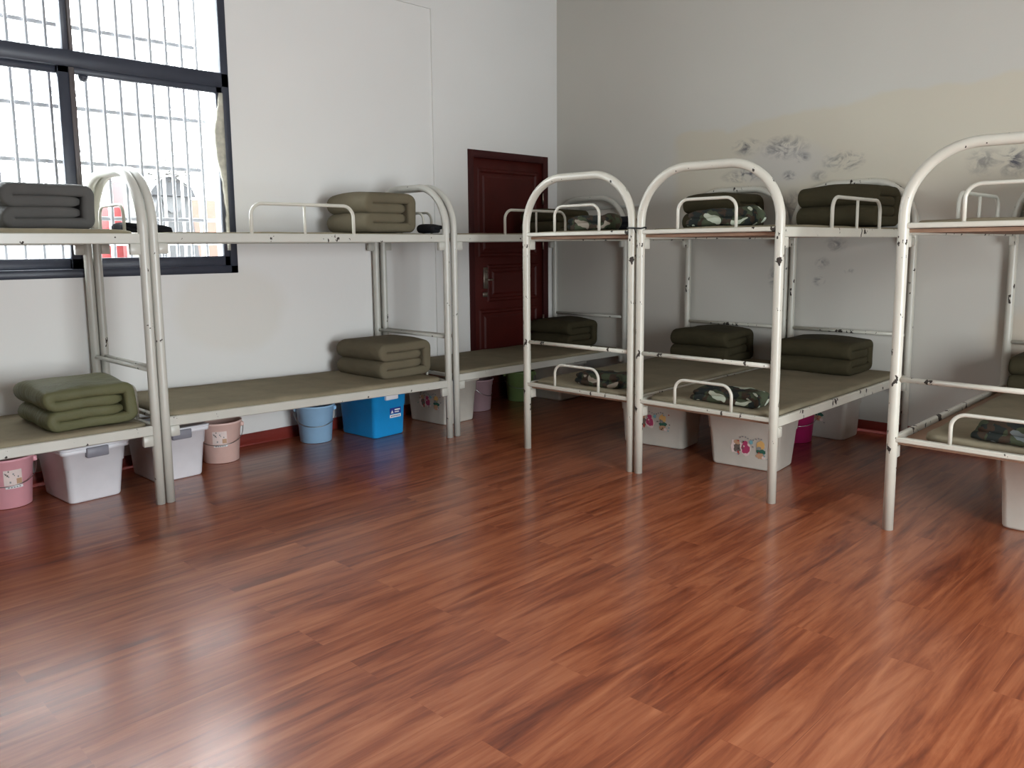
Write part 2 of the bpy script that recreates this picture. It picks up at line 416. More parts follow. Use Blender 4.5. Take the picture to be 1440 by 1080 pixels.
# ------------------------------------------------------------------ main window
wr = structure(bpy.data.objects.new('window_1', None), 'dark aluminium sliding window with fixed lights above'); C.objects.link(wr); wr.location = (-4.11, 0, WZ0)
WO = wr.location.copy()
mb = MB()
yi, yo = -.012, .07
mb.box(WX0, WX1, yi, yo, WZ0, WZ0 + .05, .004); mb.box(WX0, WX1, yi, yo, WZ1 - .06, WZ1, .004)
mb.box(WX0, WX0 + .05, yi, yo, WZ0, WZ1, .004); mb.box(WX1 - .05, WX1, yi, yo, WZ0, WZ1, .004)
mb.box(WX0, WX1, yi, yo, 2.315, 2.405, .006)
mb.build('outer_frame', M['win'], wr, WO)
mb = MB(); mb.box(-4.115, -4.085, yi + .005, yo, 2.40, WZ1, .003); mb.build('mullion', M['win'], wr, WO)
mb = MB(); mb.box(-4.078, -4.058, yi + .01, yo, 2.40, WZ1, .003); mb.build('mullion', M['win_in'], wr, WO)
def sash(x0, x1, yy, inner):
    mb = MB(); t = .055
    z0, z1 = WZ0 + .035, 2.325
    mb.box(x0, x1, yy, yy + .028, z0, z0 + .075, .004); mb.box(x0, x1, yy, yy + .028, z1 - .045, z1, .004)
    mb.box(x0, x0 + (t if inner != 'l' else .06), yy, yy + .028, z0, z1, .004); mb.box(x1 - t, x1, yy, yy + .028, z0, z1, .004)
    o = mb.build('sash', M['win'], wr, WO)
    g = MB(); g.quad((x0 + .01, yy + .014, z0), (x1 - .01, yy + .014, z0), (x1 - .01, yy + .014, z1), (x0 + .01, yy + .014, z1))
    g.build('glass_pane', M['glass'], o, (0, 0, 0)).location = -WO
sash(WX0 + .03, -4.085, .030, 'r'); sash(-4.150, WX1 - .03, -.003, 'l')
mb = MB(); mb.box(-4.093, -4.064, -.010, .02, WZ0 + .05, 2.315, .003); mb.build('sash_edge_strip', M['win_in'], wr, WO)
for (a, b) in ((WX0 + .05, -4.115), (-4.058, WX1 - .05)):
    g = MB(); g.quad((a, .03, 2.40), (b, .03, 2.40), (b, .03, WZ1 - .05), (a, .03, WZ1 - .05)); g.build('glass_pane', M['glass'], wr, WO)
# irregular foam bead along the right jamb
rnd = random.Random(5); mb = MB(); n = 26; vs = []
for i in range(n):
    z = 1.30 + (2.28 - 1.30) * i / (n - 1)
    w = .016 + .050 * math.exp(-((z - 1.98) / .22) ** 2) + rnd.uniform(-.004, .004)
    xr = WX1 - .045
    for (x, y) in ((xr, -.013), (xr - w * .5, -.021), (xr - w, -.017), (xr - w - .004, -.003), (xr, .0)): vs.append((x, y, z))
fs = [(i * 5 + j, i * 5 + (j + 1) % 5, (i + 1) * 5 + (j + 1) % 5, (i + 1) * 5 + j) for i in range(n - 1) for j in range(5)] + [(4, 3, 2, 1, 0), tuple((n - 1) * 5 + j for j in range(5))]
mb.add(vs, fs, True); mb.build('foam_seal', M['foam'], wr, WO)
mb = MB(); mb.lathe([(0.001, .0), (.026, .0), (.026, -.012), (.015, -.03), (.001, -.034)], 16, 0, (-4.02, -.008, 2.275)); mb.build('stopper', M['win'], wr, WO)

# security cage outside the window: every bar a part
cg = thing('security_grille', 'grey steel security bars right outside the left window', 'window bars', (-4.11, .27, WZ0), 'window security grilles')
def grille(root, y, r, mat, xs, zs, z0, z1, x0, x1):
    O = root.location
    v = MB(); v.bar((0, 0, z0), (0, 0, z1), r * 1.7, r * 1.7); v0 = None
    for x in xs:
        if v0 is None:
            v0 = v.build('vertical_bar', mat, root, (0, 0, O.z)); c = v0
        else:
            c = v0.copy(); C.objects.link(c); c.parent = root
        c.location = (x - O.x, y - O.y, 0)
    h = MB(); h.bar((x0, 0, 0), (x1, 0, 0), r * 1.5, r * 2.3); h0 = None
    for z in zs:
        if h0 is None:
            h0 = h.build('horizontal_bar', mat, root, (O.x, 0, 0)); c = h0
        else:
            c = h0.copy(); C.objects.link(c); c.parent = root
        c.location = (0, y + r * 2.0 - O.y, z - O.z)
grille(cg, .27, .0106, M['bar'], [-3.225 - .0985 * i for i in range(19)], [1.50, 1.825, 2.14, 2.60, 2.95], 1.05, 3.08, -5.1, -3.12)
cg2 = thing('security_grille', 'outer layer of paler steel bars behind the near window bars', 'window bars', (-3.9, .75, WZ0), 'window security grilles')
grille(cg2, .75, .0095, M['bar_far'], [-2.78 - .125 * i for i in range(17)], [1.35, 1.95, 2.30, 2.72, 3.15], 1.0, 3.45, -4.9, -2.7)
for x in (-4.9, -2.75):
    for z in (1.35, 3.15):
        st = MB(); st.bar((x, .24, z), (x, .78, z), .018, .022); st.build('stay_bar', M['bar_far'], cg2, cg2.location)

# outside world
mb = MB(); mb.box(-14, 8, .24, 26, -.5, -.35); structure(mb.build('ground', simple('pale_concrete_ground', (0.25, 0.24, 0.22), 0.9)))
# grey hooded shelter: a tarpaulin body with a rounded gable, a clear flap and a roof sheet
sh = thing('tarpaulin_shelter', 'grey tarpaulin-covered shelter outside behind the window bars', 'shelter', (-2.44, 2.75, -.35))
mb = MB(); prof = [(-.24, -.35), (.30, -.35), (.22, 1.10), (.13, 1.80), (-.16, 1.80), (-.22, 1.5)]
vs = [(-2.44 + x, y, z) for y in (2.5, 3.0) for x, z in prof]; np_ = len(prof)
mb.add(vs, [tuple(range(np_)), tuple(reversed(range(np_, 2 * np_)))] + [(i, i + np_, (i + 1) % np_ + np_, (i + 1) % np_) for i in range(np_)])
mb.build('cover', simple('grey_tarpaulin', (0.022, 0.023, 0.025), 0.6), sh, sh.location)
mb = MB(); prof = [(-.26, 1.80), (.17, 1.79), (.13, 1.88), (-.02, 1.97), (-.12, 1.96), (-.22, 1.86)]; np_ = len(prof)
vs = [(-2.44 + x, y, z) for y in (2.44, 3.05) for x, z in prof]
mb.add(vs, [tuple(range(np_)), tuple(reversed(range(np_, 2 * np_)))] + [(i, i + np_, (i + 1) % np_ + np_, (i + 1) % np_) for i in range(np_)])
mb.build('roof', simple('dark_grey_tarpaulin', (0.012, 0.013, 0.016), 0.6), sh, sh.location)
mb = MB(); pts = [(-.135, 1.79), (.06, 1.79), (.055, 1.70), (.02, 1.655), (-.05, 1.645), (-.10, 1.68)]
mb.add([(-2.44 + x, y, z) for y in (2.485, 2.499) for x, z in pts], [tuple(range(6)), tuple(reversed(range(6, 12)))] + [(i, i + 6, (i + 1) % 6 + 6, (i + 1) % 6) for i in range(6)])
mb.build('clear_flap', simple('milky_plastic_sheet', (0.045, 0.047, 0.05), 0.4), sh, sh.location)
mb = MB(); mb.box(-3.02, -2.70, 3.1, 3.16, -.35, 1.72, .01)
tag(mb.build('signboard', simple('red_board', (0.12, 0.008, 0.008), 0.5), None, (-2.86, 3.13, -.35)), 'red board outside, left of the grey shelter', 'board')
mb = MB(); mb.box(-2.70, -2.52, 3.4, 3.5, -.35, 1.98, .01)
tag(mb.build('signboard', simple('faded_red_board', (0.12, 0.014, 0.014), 0.5), None, (-2.6, 3.45, -.35)), 'red board outside, rising behind the grey shelter roof', 'board')
mb = MB(); mb.box(-2.93, -2.80, 2.3, 2.43, -.35, 4.2, .008)
tag(mb.build('pillar', simple('cream_pillar_paint', (0.13, 0.125, 0.105), 0.7), None, (-2.87, 2.37, -.35)), 'cream pillar standing outside behind the window bars', 'pillar')
mb = MB(); mb.box(-2.22, -1.4, 3.3, 3.5, -.35, 1.82)
tag(mb.build('low_wall', simple('salmon_wall', (0.12, 0.055, 0.04), 0.8), None, (-1.8, 3.4, -.35)), 'low salmon-coloured wall outside, right of the grey shelter', 'wall')
bl = thing('building', 'white building outside seen low through the window bars', 'building', (-2.5, 12, -.35))
mb = MB(); mb.box(-9, 5, 11, 13, -.35, 1.9); mb.build('wall', simple('white_facade', (0.22,0.22,0.215), 0.8), bl, bl.location)
mb = MB(); mb.box(-9.2, 5.2, 10.7, 13.2, 1.9, 2.02); mb.build('roof', simple('grey_roof_slab', (0.40, 0.40, 0.40), 0.8), bl, bl.location)
for i in range(11):
    mb = MB(); x = -8.4 + i * 1.2; mb.box(x, x + .6, 10.96, 11.0, .55, 1.25); mb.build('window', simple('facade_window', (0.10, 0.12, 0.13), 0.3) if i == 0 else bpy.data.materials['facade_window'], bl, bl.location)
rnd = random.Random(11); wt = MB()
for q in range(16):
    cx, cz = rnd.uniform(-2.72, -2.15), rnd.uniform(1.92, 2.07)
    pts = []; a0 = rnd.uniform(0, 6)
    for i in range(30):
        a = a0 + i * .42; rr = .05 + .03 * math.sin(i * .9 + q)
        pts.append((cx + (i - 15) * .009 + rr * math.cos(a), 2.42 + .05 * math.sin(a * 1.3), cz + rr * .75 * math.sin(a)))
    wt.tube(pts, .0038, 5)
for p in ([(-2.56, 2.42, 2.10), (-2.42, 2.42, 2.15), (-2.36, 2.42, 2.25)], [(-2.42, 2.42, 2.15), (-2.28, 2.42, 2.12)]): wt.tube(p, .006, 6)
tag(wt.build('wire_tangle', simple('dark_twigs_and_wire', (0.06, 0.055, 0.05), 0.7), None, (-2.4, 2.42, 1.9)), 'tangle of thin wire and twigs above the grey shelter', 'wire', None, 'stuff')

# ------------------------------------------------------------------ door
dr = structure(bpy.data.objects.new('door_1', None), 'dark red panelled door in the corner behind the bunk'); C.objects.link(dr); dr.location = ((DX0 + DX1) / 2, 0, 0); DO = dr.location.copy()
mb = MB(); fw = .058
mb.box(DX0 - .004, DX0 + fw, -.020, .003, 0, DZ + .004, .003); mb.box(DX1 - fw, DX1 + .004, -.020, .003, 0, DZ + .004, .003); mb.box(DX0 + fw, DX1 - fw, -.020, .003, DZ - fw, DZ + .004, .003)
mb.box(DX0, DX0 + fw - .026, .003, .12, 0, DZ); mb.box(DX1 - fw + .026, DX1, .003, .12, 0, DZ); mb.box(DX0, DX1, .003, .12, DZ - fw + .026, DZ); mb.box(DX0, DX1, .049, .14, 0, .03)
mb.build('door_frame', M['door_frame'], dr, DO)
lf = MB(); lx0, lx1 = DX0 + fw, DX1 - fw
lf.box(lx0 - .025, lx1 + .025, .004, .05, 0, DZ - fw + .025, .002)
def panel(mbx, x0, x1, z0, z1):
    # raised moulding: outer bead, groove, raised field, all along y
    loops = [(0, .0045), (.012, -.008), (.028, -.008), (.040, .003), (.058, .003), (.075, -.005)]
    vs = []; 
    for (ins, y) in loops: vs += [(x0 + ins, y, z0 + ins), (x1 - ins, y, z0 + ins), (x1 - ins, y, z1 - ins), (x0 + ins, y, z1 - ins)]
    fs = [(i * 4 + j, i * 4 + (j + 1) % 4, (i + 1) * 4 + (j + 1) % 4, (i + 1) * 4 + j) for i in range(len(loops) - 1) for j in range(4)]
    e = (len(loops) - 1) * 4; fs.append((e, e + 1, e + 2, e + 3)); mbx.add(vs, fs)
panel(lf, lx0 + .06, lx1 - .06, 1.22, 1.96); panel(lf, lx0 + .06, lx1 - .06, .12, .78)
panel(lf, lx0 + .16, lx1 - .06, .84, 1.16)
leaf = lf.build('door_leaf', M['door'], dr, DO)
hp = MB(); hp.box(-.938, -.888, -.010, .004, .955, 1.135, .004); hp.tube([(-.91, -.012, 1.03), (-.91, -.030, 1.03), (-.905, -.034, 1.03), (-.85, -.034, 1.032)], .008, 10); hp.lathe([(.001, 0), (.014, 0), (.014, .008), (.001, .008)], 14, 0, (-.91, -.012, 1.10))
hp.box(-.945, -.893, -.008, .004, .885, .925, .004)
hp.build('lock_plate', M['handle'], leaf, (0, 0, 0)).location = -DO
for z in (1.73, 1.33, .64):
    h = MB(); h.tube([(-.196, -.016, z - .05), (-.196, -.016, z + .05)], .009, 10); h.build('hinge', M['handle'], dr, DO)

# ------------------------------------------------------------------ bunk beds
def arch_path(x, ya, yb, ztop, rc=.30):
    P = [(x, ya, 0), (x, ya, .5), (x, ya, 1.0)]
    zc = ztop - rc
    for i in range(15):
        a = PI / 2 * i / 14; P.append((x, ya - rc * (1 - math.cos(a)), zc + rc * math.sin(a)))
    for i in range(1, 15):
        a = PI / 2 * i / 14; P.append((x, yb + rc * (1 - math.sin(a)), zc + rc * math.cos(a)))
    P += [(x, yb, 1.0), (x, yb, .5), (x, yb, 0)]
    return P
def loop_path(p0, p1, h, r):
    """upright hoop from p0 to p1 (feet), height h, rounded corners r"""
    p0 = Vector(p0); p1 = Vector(p1); d = (p1 - p0).normalized(); U = Vector((0, 0, 1)); P = [p0]
    for i in range(9):
        a = PI / 2 * i / 8; P.append(p0 + d * (r * (1 - math.cos(a))) + U * (h - r + r * math.sin(a)))
    for i in range(9):
        a = PI / 2 * i / 8; P.append(p1 - d * (r * (1 - math.sin(a))) + U * (h - r + r * math.cos(a)))
    P.append(p1); return P

ZM, ZT, RP = .70, 1.716, .0235
BEDS = {}
def bunk(key, label, xa, xb, ya, yb, low, up, ends, guards, mat, rc=.29, zt=ZT):
    """ya: edge at the larger y, yb: edge at the smaller y; low/up: deck rail heights at xa and xb"""
    O = Vector(((xa + xb) / 2, (ya + yb) / 2, 0))
    root = thing('bunk_bed', label, 'bunk bed', O, 'cream metal bunk beds')
    zl = lambda x: low[0] + (low[1] - low[0]) * (x - xa) / (xb - xa)
    zu = lambda x: up[0] + (up[1] - up[0]) * (x - xa) / (xb - xa)
    for x, sgn in ((xa, 1), (xb, -1)):
        m = MB(); m.tube(arch_path(x, ya, yb, zt, rc), RP, 16); fr = m.build('end_frame', mat, root, O)
        for zf in (zl, zu):
            z = zf(x)
            for y in (ya, yb):
                b = MB(); xm = x + sgn * (RP + .021); b.box(xm - .024, xm + .024, y - .014, y + .014, z - .105, z - .050, .003)
                b.build('rail_bracket', mat, fr, O)
        m = MB(); m.tube([(x, ya, ZM), (x, yb, ZM)], .012, 12); m.build('crossbar', mat, root, O)
        for zf in (zl, zu):
            m = MB(); z = zf(x); m.bar((x, ya, z - .011), (x, yb, z - .011), .03, .023); m.build('end_rail', mat, root, O)
    for zf in (zl, zu):
        for y in (ya, yb):
            m = MB(); x0, x1 = xa + RP * .6, xb - RP * .6
            m.bar((x0, y, zf(x0) - .025), (x1, y, zf(x1) - .025), .022, .05)
            m.build('side_rail', mat, root, O)
        m = MB(); m.bar((xa + .03, (ya + yb) / 2, zf(xa) - .033), (xb - .03, (ya + yb) / 2, zf(xb) - .033), abs(ya - yb) - .028, .016); m.build('bed_board', M['ply'], root, O)
    for (which, deck) in ends:
        x = xa if which == 'a' else xb; z = (zl if deck == 'low' else zu)(x) - .004
        w = abs(ya - yb); m = MB()
        m.tube(loop_path((x, ya - w * .29, z), (x, ya - w * .71, z), .158 if deck == 'up' else (.142 if which == 'a' else .175), .06), .0085, 10); m.build('end_hoop', M['hoop'], root, O)
    for (side, x0, x1, h) in guards:
        y = ya if side == 'a' else yb; m = MB(); z = zu(x0)
        m.tube(loop_path((x0, y, z - .03), (x1, y, z - .03), h + .03, .07), .010, 10); xm = (x0 + x1) / 2 + .0
        m.tube([(xm, y, z - .03), (xm, y, z + h - .004)], .008, 10); m.build('guard_rail', M['hoop'], root, O)
    BEDS[key] = dict(xa=xa, xb=xb, ya=ya, yb=yb, zl=zl, zu=zu)
    return root

YL0, YL1 = -.042, -.832
bunk('L1', 'cream metal bunk bed under the barred window, cut off at the left edge', -6.028, -4.078, YL0, YL1, (.432, .416), (1.386, 1.388), [('b', 'up'), ('b', 'low')], [('b', -5.36, -4.72, .155)], M['paint'])
bunk('L2', 'cream metal bunk bed along the white wall between window and door', -4.028, -2.078, YL0, YL1, (.450, .402), (1.392, 1.391), [('b', 'up'), ('b', 'low')], [('b', -3.490, -2.818, .165)], M['paint'])
bunk('L3', 'bunk bed in the far corner standing in front of the dark red door', -2.008, -.062, YL0, YL1, (.432, .425), (1.392, 1.40), [('a', 'up')], [('b', -1.512, -.845, .175)], M['paint'])
XR0, XR1 = -1.934, -.042
bunk('R1', 'bunk bed end-on to the room, nearest the red door, tied to its neighbour', XR0, XR1, -1.437, -2.254, (.437, .437), (1.391, 1.391), [('a', 'up'), ('a', 'low')], [], M['paint_worn'])
bunk('R2', 'middle of the three end-on bunk beds, under the wall marks', XR0, XR1, -2.312, -3.131, (.437, .437), (1.391, 1.391), [('a', 'up'), ('a', 'low')], [('b', -1.335, -.655, .165)], M['paint_worn'])
bunk('R3', 'end-on bunk bed at the right edge with large chips on its post', XR0, XR1, -3.703, -4.522, (.437, .437), (1.391, 1.391), [('a', 'up'), ('a', 'low')], [('a', -1.175, -.450, .165)], M['paint_worn'])

# black tie holding the two neighbouring posts together
mb = MB(); P = []; cy = (-2.254 - 2.312) / 2
for i in range(28):
    a = 2 * PI * i / 28; cx_ = math.cos(a); sy = math.sin(a)
    P.append((XR0 + .0275 * cx_, cy + (.029 if sy > 0 else -.029) * (1 if abs(sy) > .01 else 0) + .0275 * sy, 1.402 + .003 * math.sin(3 * a)))
mb.tube(P, .0045, 8, closed=True); mb.tube([(XR0 - .028, cy, 1.40), (XR0 - .034, cy - .01, 1.395), (XR0 - .030, cy - .016, 1.375)], .003, 6)
tag(mb.build('tie_strap', M['black'], None, (XR0, cy, 1.40)), 'black tie strap lashing two neighbouring end-on bunk posts together', 'strap')

# ------------------------------------------------------------------ soft goods
def rrect_ring(a, b, r, na, nb, nc=3):
    """closed ring of a rounded rectangle with half sizes a (first axis), b (second axis)"""
    r = min(r, a * .98, b * .98); P = []
    def seg(p, q, n):
        for i in range(n): t = i / n; P.append((p[0] + (q[0] - p[0]) * t, p[1] + (q[1] - p[1]) * t))
    def arc(cx, cy, a0):
        for i in range(nc): t = a0 + PI / 2 * i / nc; P.append((cx + r * math.cos(t), cy + r * math.sin(t)))
    seg((a, -b + r), (a, b - r), nb); arc(a - r, b - r, 0); seg((a - r, b), (-a + r, b), na); arc(-a + r, b - r, PI / 2)
    seg((-a, b - r), (-a, -b + r), nb); arc(-a + r, -b + r, PI); seg((-a + r, -b), (a - r, -b), na); arc(a - r, -b + r, 1.5 * PI)
    return P
def sheet(path, t, D, seed, amp=.004, freq=6.0, puff=.10, r=None, na=8, floorz=None):
    """padded sheet of thickness t and depth D swept along a path in the x-z plane; depth along y"""
    m = MB(); L = len(path); ring = rrect_ring(D / 2, t / 2, r if r else t * .48, na, 2); n = len(ring); vs = []
    off = Vector((seed * 7.31, seed * 3.17, seed * 1.71))
    for i, (x, z) in enumerate(path):
        a = path[max(0, i - 1)]; b = path[min(L - 1, i + 1)]
        tx, tz = b[0] - a[0], b[1] - a[1]; l = math.hypot(tx, tz) or 1; tx /= l; tz /= l
        nx, nz = -tz, tx
        e = min(i, L - 1 - i); k = (.55, .86, .97)[e] if e < 3 else 1.0
        for (d, s) in ring:
            s2 = s * k * (1 + puff * (1 - (2 * d / D) ** 2)); d2 = d * (k * .25 + .75 if e < 3 else 1)
            p = Vector((x + nx * s2, d2, z + nz * s2))
            nv = noise.noise_vector(p * freq + off)
            p += nv * amp
            if floorz is not None and p.z < floorz: p.z = floorz
            vs.append(p)
    fs = [(i * n + j, i * n + (j + 1) % n, (i + 1) * n + (j + 1) % n, (i + 1) * n + j) for i in range(L - 1) for j in range(n)]
    m.add(vs, fs, True)
    m.f.append(list(reversed(range(n)))); m.mi.append(0); m.sm.append(True)
    m.f.append([(L - 1) * n + j for j in range(n)]); m.mi.append(0); m.sm.append(True)
    return m
def quilt_path(W, H):
    t = H / 4; P = []
    def line(p, q, n):
        for i in range(n): P.append((p[0] + (q[0] - p[0]) * i / n, p[1] + (q[1] - p[1]) * i / n))
    def arc(cx, cz, r, a0, a1, n):
        for i in range(n): a = a0 + (a1 - a0) * i / n; P.append((cx + r * math.cos(a), cz + r * math.sin(a)))
    xl, xr = -W / 2 + t, W / 2 - t / 2; rc = t * .42
    line((xr - t * .68, 2.5 * t), (xl, 2.5 * t), 10)
    arc(xl, 3 * t, t / 2, -PI / 2, -1.5 * PI, 10)
    line((xl, 3.5 * t), (xr - rc, 3.5 * t), 12)
    arc(xr - rc, 3.5 * t - rc, rc, PI / 2, 0, 6)
    line((xr, 3.5 * t - rc), (xr, .5 * t + rc), 8)
    arc(xr - rc, .5 * t + rc, rc, 0, -PI / 2, 6)
    line((xr - rc, .5 * t), (xl + .01, .5 * t), 12)
    arc(xl, 1 * t, t / 2, 1.5 * PI, PI / 2, 10)
    line((xl, 1.5 * t), (xr - t * .68, 1.5 * t), 10); P.append((xr - t * .68, 1.5 * t))
    return P
def quilt(label, x, y, z, W, D, H, rotz=0, seed=1, mat='quilt', amp=.007, flop=0.0):
    m = sheet(quilt_path(W, H), H / 4 * 1.06, D, seed, amp, 5.0, .12, H / 4 * .34, 10, 0.0)
    for v in m.v:
        f = max(0.0, v.z / H)
        v.x += flop * f * f * (1 if v.x < 0 else .4); v.z -= .06 * H * f * (2 * v.y / D) ** 2
    o = m.build('folded_quilt', M[mat]); o.location = (x, y, z); o.rotation_euler = (0, 0, rotz)
    return tag(o, label, 'quilt', 'folded olive quilts')
def mattress(key, deck, label, seed, inset=(.03, .03, .02, .02), t=.042, drop=.022):
    b = BEDS[key]; zf = b['zl'] if deck == 'low' else b['zu']
    x0, x1 = b['xa'] + inset[0], b['xb'] - inset[1]; y0, y1 = b['ya'] - inset[2], b['yb'] + inset[3]
    n = 46; path = []
    for i in range(n):
        x = x0 + (x1 - x0) * i / (n - 1); path.append((x - (x0 + x1) / 2, zf(x) - drop + t / 2))
    m = sheet(path, t, abs(y0 - y1), seed, .006, 4.0, .06, t * .45, 16)
    c = ((x0 + x1) / 2, (y0 + y1) / 2, 0)
    o = m.build('mattress', M['mattress']); o.location = c
    return tag(o, label, 'mattress', 'thin olive mattresses')
mattress('L1', 'low', 'olive mattress on the lower deck under the window, cut by left edge', 1, (.03, .03, .014, .010))
mattress('L1', 'up', 'olive mattress on the upper deck under the window, at left edge', 2, t=.046)
mattress('L2', 'low', 'olive mattress on the lower deck of the bunk along the white wall', 3, (.03, .03, .012, .004), t=.048)
mattress('L2', 'up', 'thin olive mattress on the upper deck of the bunk along the white wall', 4, t=.030)
mattress('L3', 'low', 'dark-looking olive mattress on the lower deck in front of the red door', 5)
mattress('L3', 'up', 'thin olive mattress on the upper deck in front of the red door', 6, t=.032)
mattress('R1', 'low', 'olive mattress on the lower deck of the end-on bunk nearest the corner', 7)
mattress('R1', 'up', 'olive mattress on the upper deck of the end-on bunk nearest the corner', 8, t=.03)
mattress('R2', 'low', 'olive mattress on the lower deck of the middle end-on bunk', 9)
mattress('R2', 'up', 'olive mattress on the upper deck of the middle end-on bunk', 10, t=.034)
mattress('R3', 'low', 'olive mattress set back from the rail on the right-edge lower deck', 11, (.06, .03, .10, .02))
mattress('R3', 'up', 'olive mattress on the upper deck of the right-edge bunk', 12, t=.036)

quilt('plump folded olive quilt on the lower deck under the window', -4.345, -.535, .442, .42, .46, .212, .02, 1, 'quilt_satin', .015, -.03)
quilt('folded grey-olive quilt on the upper deck against the window panes', -4.420, -.405, 1.412, .42, .40, .225, 0, 2, 'quilt_grey', .006)
quilt('two-tone folded quilt on the upper deck against the white wall', -2.365, -.395, 1.408, .42, .46, .265, 0, 3, 'quilt', .004)
quilt('folded quilt on the lower deck along the white wall above the blue box', -2.300, -.400, .432, .45, .50, .248, .03, 4, 'quilt', .005)
quilt('folded quilt on the upper deck in front of the red door', -.455, -.385, 1.412, .42, .42, .20, 0, 5, 'quilt_shade')
quilt('folded quilt on the lower deck in the corner beside the red door', -.300, -.345, .448, .40, .46, .23, 0, 6, 'quilt_shade')
quilt('shade-darkened folded quilt on the upper deck of the end-on bunk nearest the corner', -.290, -1.880, 1.410, .42, .44, .265, 0, 7, 'quilt_shade')
quilt('shade-darkened folded quilt on the lower deck of the end-on bunk nearest the corner', -.300, -1.820, .455, .42, .47, .235, 0, 8, 'quilt_shade', .010, -.02)
quilt('wide shade-darkened folded quilt on the upper deck under the wall marks', -.285, -2.790, 1.414, .43, .52, .265, 0, 9, 'quilt_shade', .009, .02)
quilt('folded quilt on the lower deck of the middle end-on bunk', -.310, -2.690, .455, .44, .49, .22, .03, 10, 'quilt_shade', .008)
quilt('folded quilt on the upper deck at the right edge of the view', -.285, -4.075, 1.414, .42, .48, .25, 0, 11, 'quilt_shade')
quilt('folded quilt on the lower deck at the right edge of the view', -.30, -4.06, .455, .42, .48, .22, 0, 12, 'quilt_shade')

def garment(name, label, cat, x, y, z, L, Dp, Hh, mat, rotz, seed, group=None, amp=.014):
    """clothes folded into a soft low bundle; length along local x"""
    t = Hh / 2; P = []
    n = 12
    for i in range(n): P.append((L / 2 - .02 - (L - .04) * i / n, t * .5))
    for i in range(9):
        a = -PI / 2 - PI * i / 8; P.append((-L / 2 + .02 + t * .5 * math.cos(a), t + t * .5 * math.sin(a)))
    for i in range(1, n + 1): P.append((-L / 2 + .02 + (L * .86) * i / n, t * 1.5 - .012 * (i / n) ** 2))
    m = sheet(P, t, Dp, seed, amp, 11.0, .25, t * .45, 8, 0.0)
    o = m.build(name, M[mat]); o.location = (x, y, z); o.rotation_euler = (0, 0, rotz)
    return tag(o, label, cat, group)
G = 'folded camouflage clothes'
garment('camouflage_uniform', 'brown camouflage bundle behind the lower hoop nearest the red door', 'uniform', -1.80, -1.945, .458, .36, .16, .085, 'camo_brown', PI / 2, 21, G)
garment('camouflage_uniform', 'pale-patched camouflage bundle behind the lower hoop of the middle bunk', 'uniform', -1.80, -2.790, .458, .40, .15, .080, 'camo_light', PI / 2, 22, G)
garment('camouflage_uniform', 'dark camouflage bundle behind the lower hoop at the right edge', 'uniform', -1.80, -4.220, .458, .48, .16, .095, 'camo_dark', PI / 2, 23, G)
garment('camouflage_uniform', 'camouflage bundle behind the upper hoop nearest the red door', 'uniform', -1.80, -1.855, 1.400, .32, .15, .085, 'camo_brown', PI / 2, 24, G)
garment('camouflage_uniform', 'pale-patched camouflage bundle behind the upper hoop of the middle bunk', 'uniform', -1.80, -2.735, 1.404, .40, .15, .090, 'camo_light', PI / 2, 25, G)
garment('black_cloth', 'black folded gloves beside the camouflage bundle on the upper deck', 'cloth', -1.62, -1.960, 1.400, .13, .12, .075, 'black_cloth', PI / 2 + .3, 26)
garment('black_cloth', 'flat black cloth lying behind the paired posts on the upper deck below the window', 'cloth', -3.905, -.43, 1.402, .29, .15, .050, 'black_cloth', .05, 28)
garment('black_cloth', 'crumpled black cloth on the upper deck beside the two-tone quilt', 'cloth', -2.10 + .02 - .035, -.715, 1.402, .10, .16, .055, 'black_cloth', 0, 29)

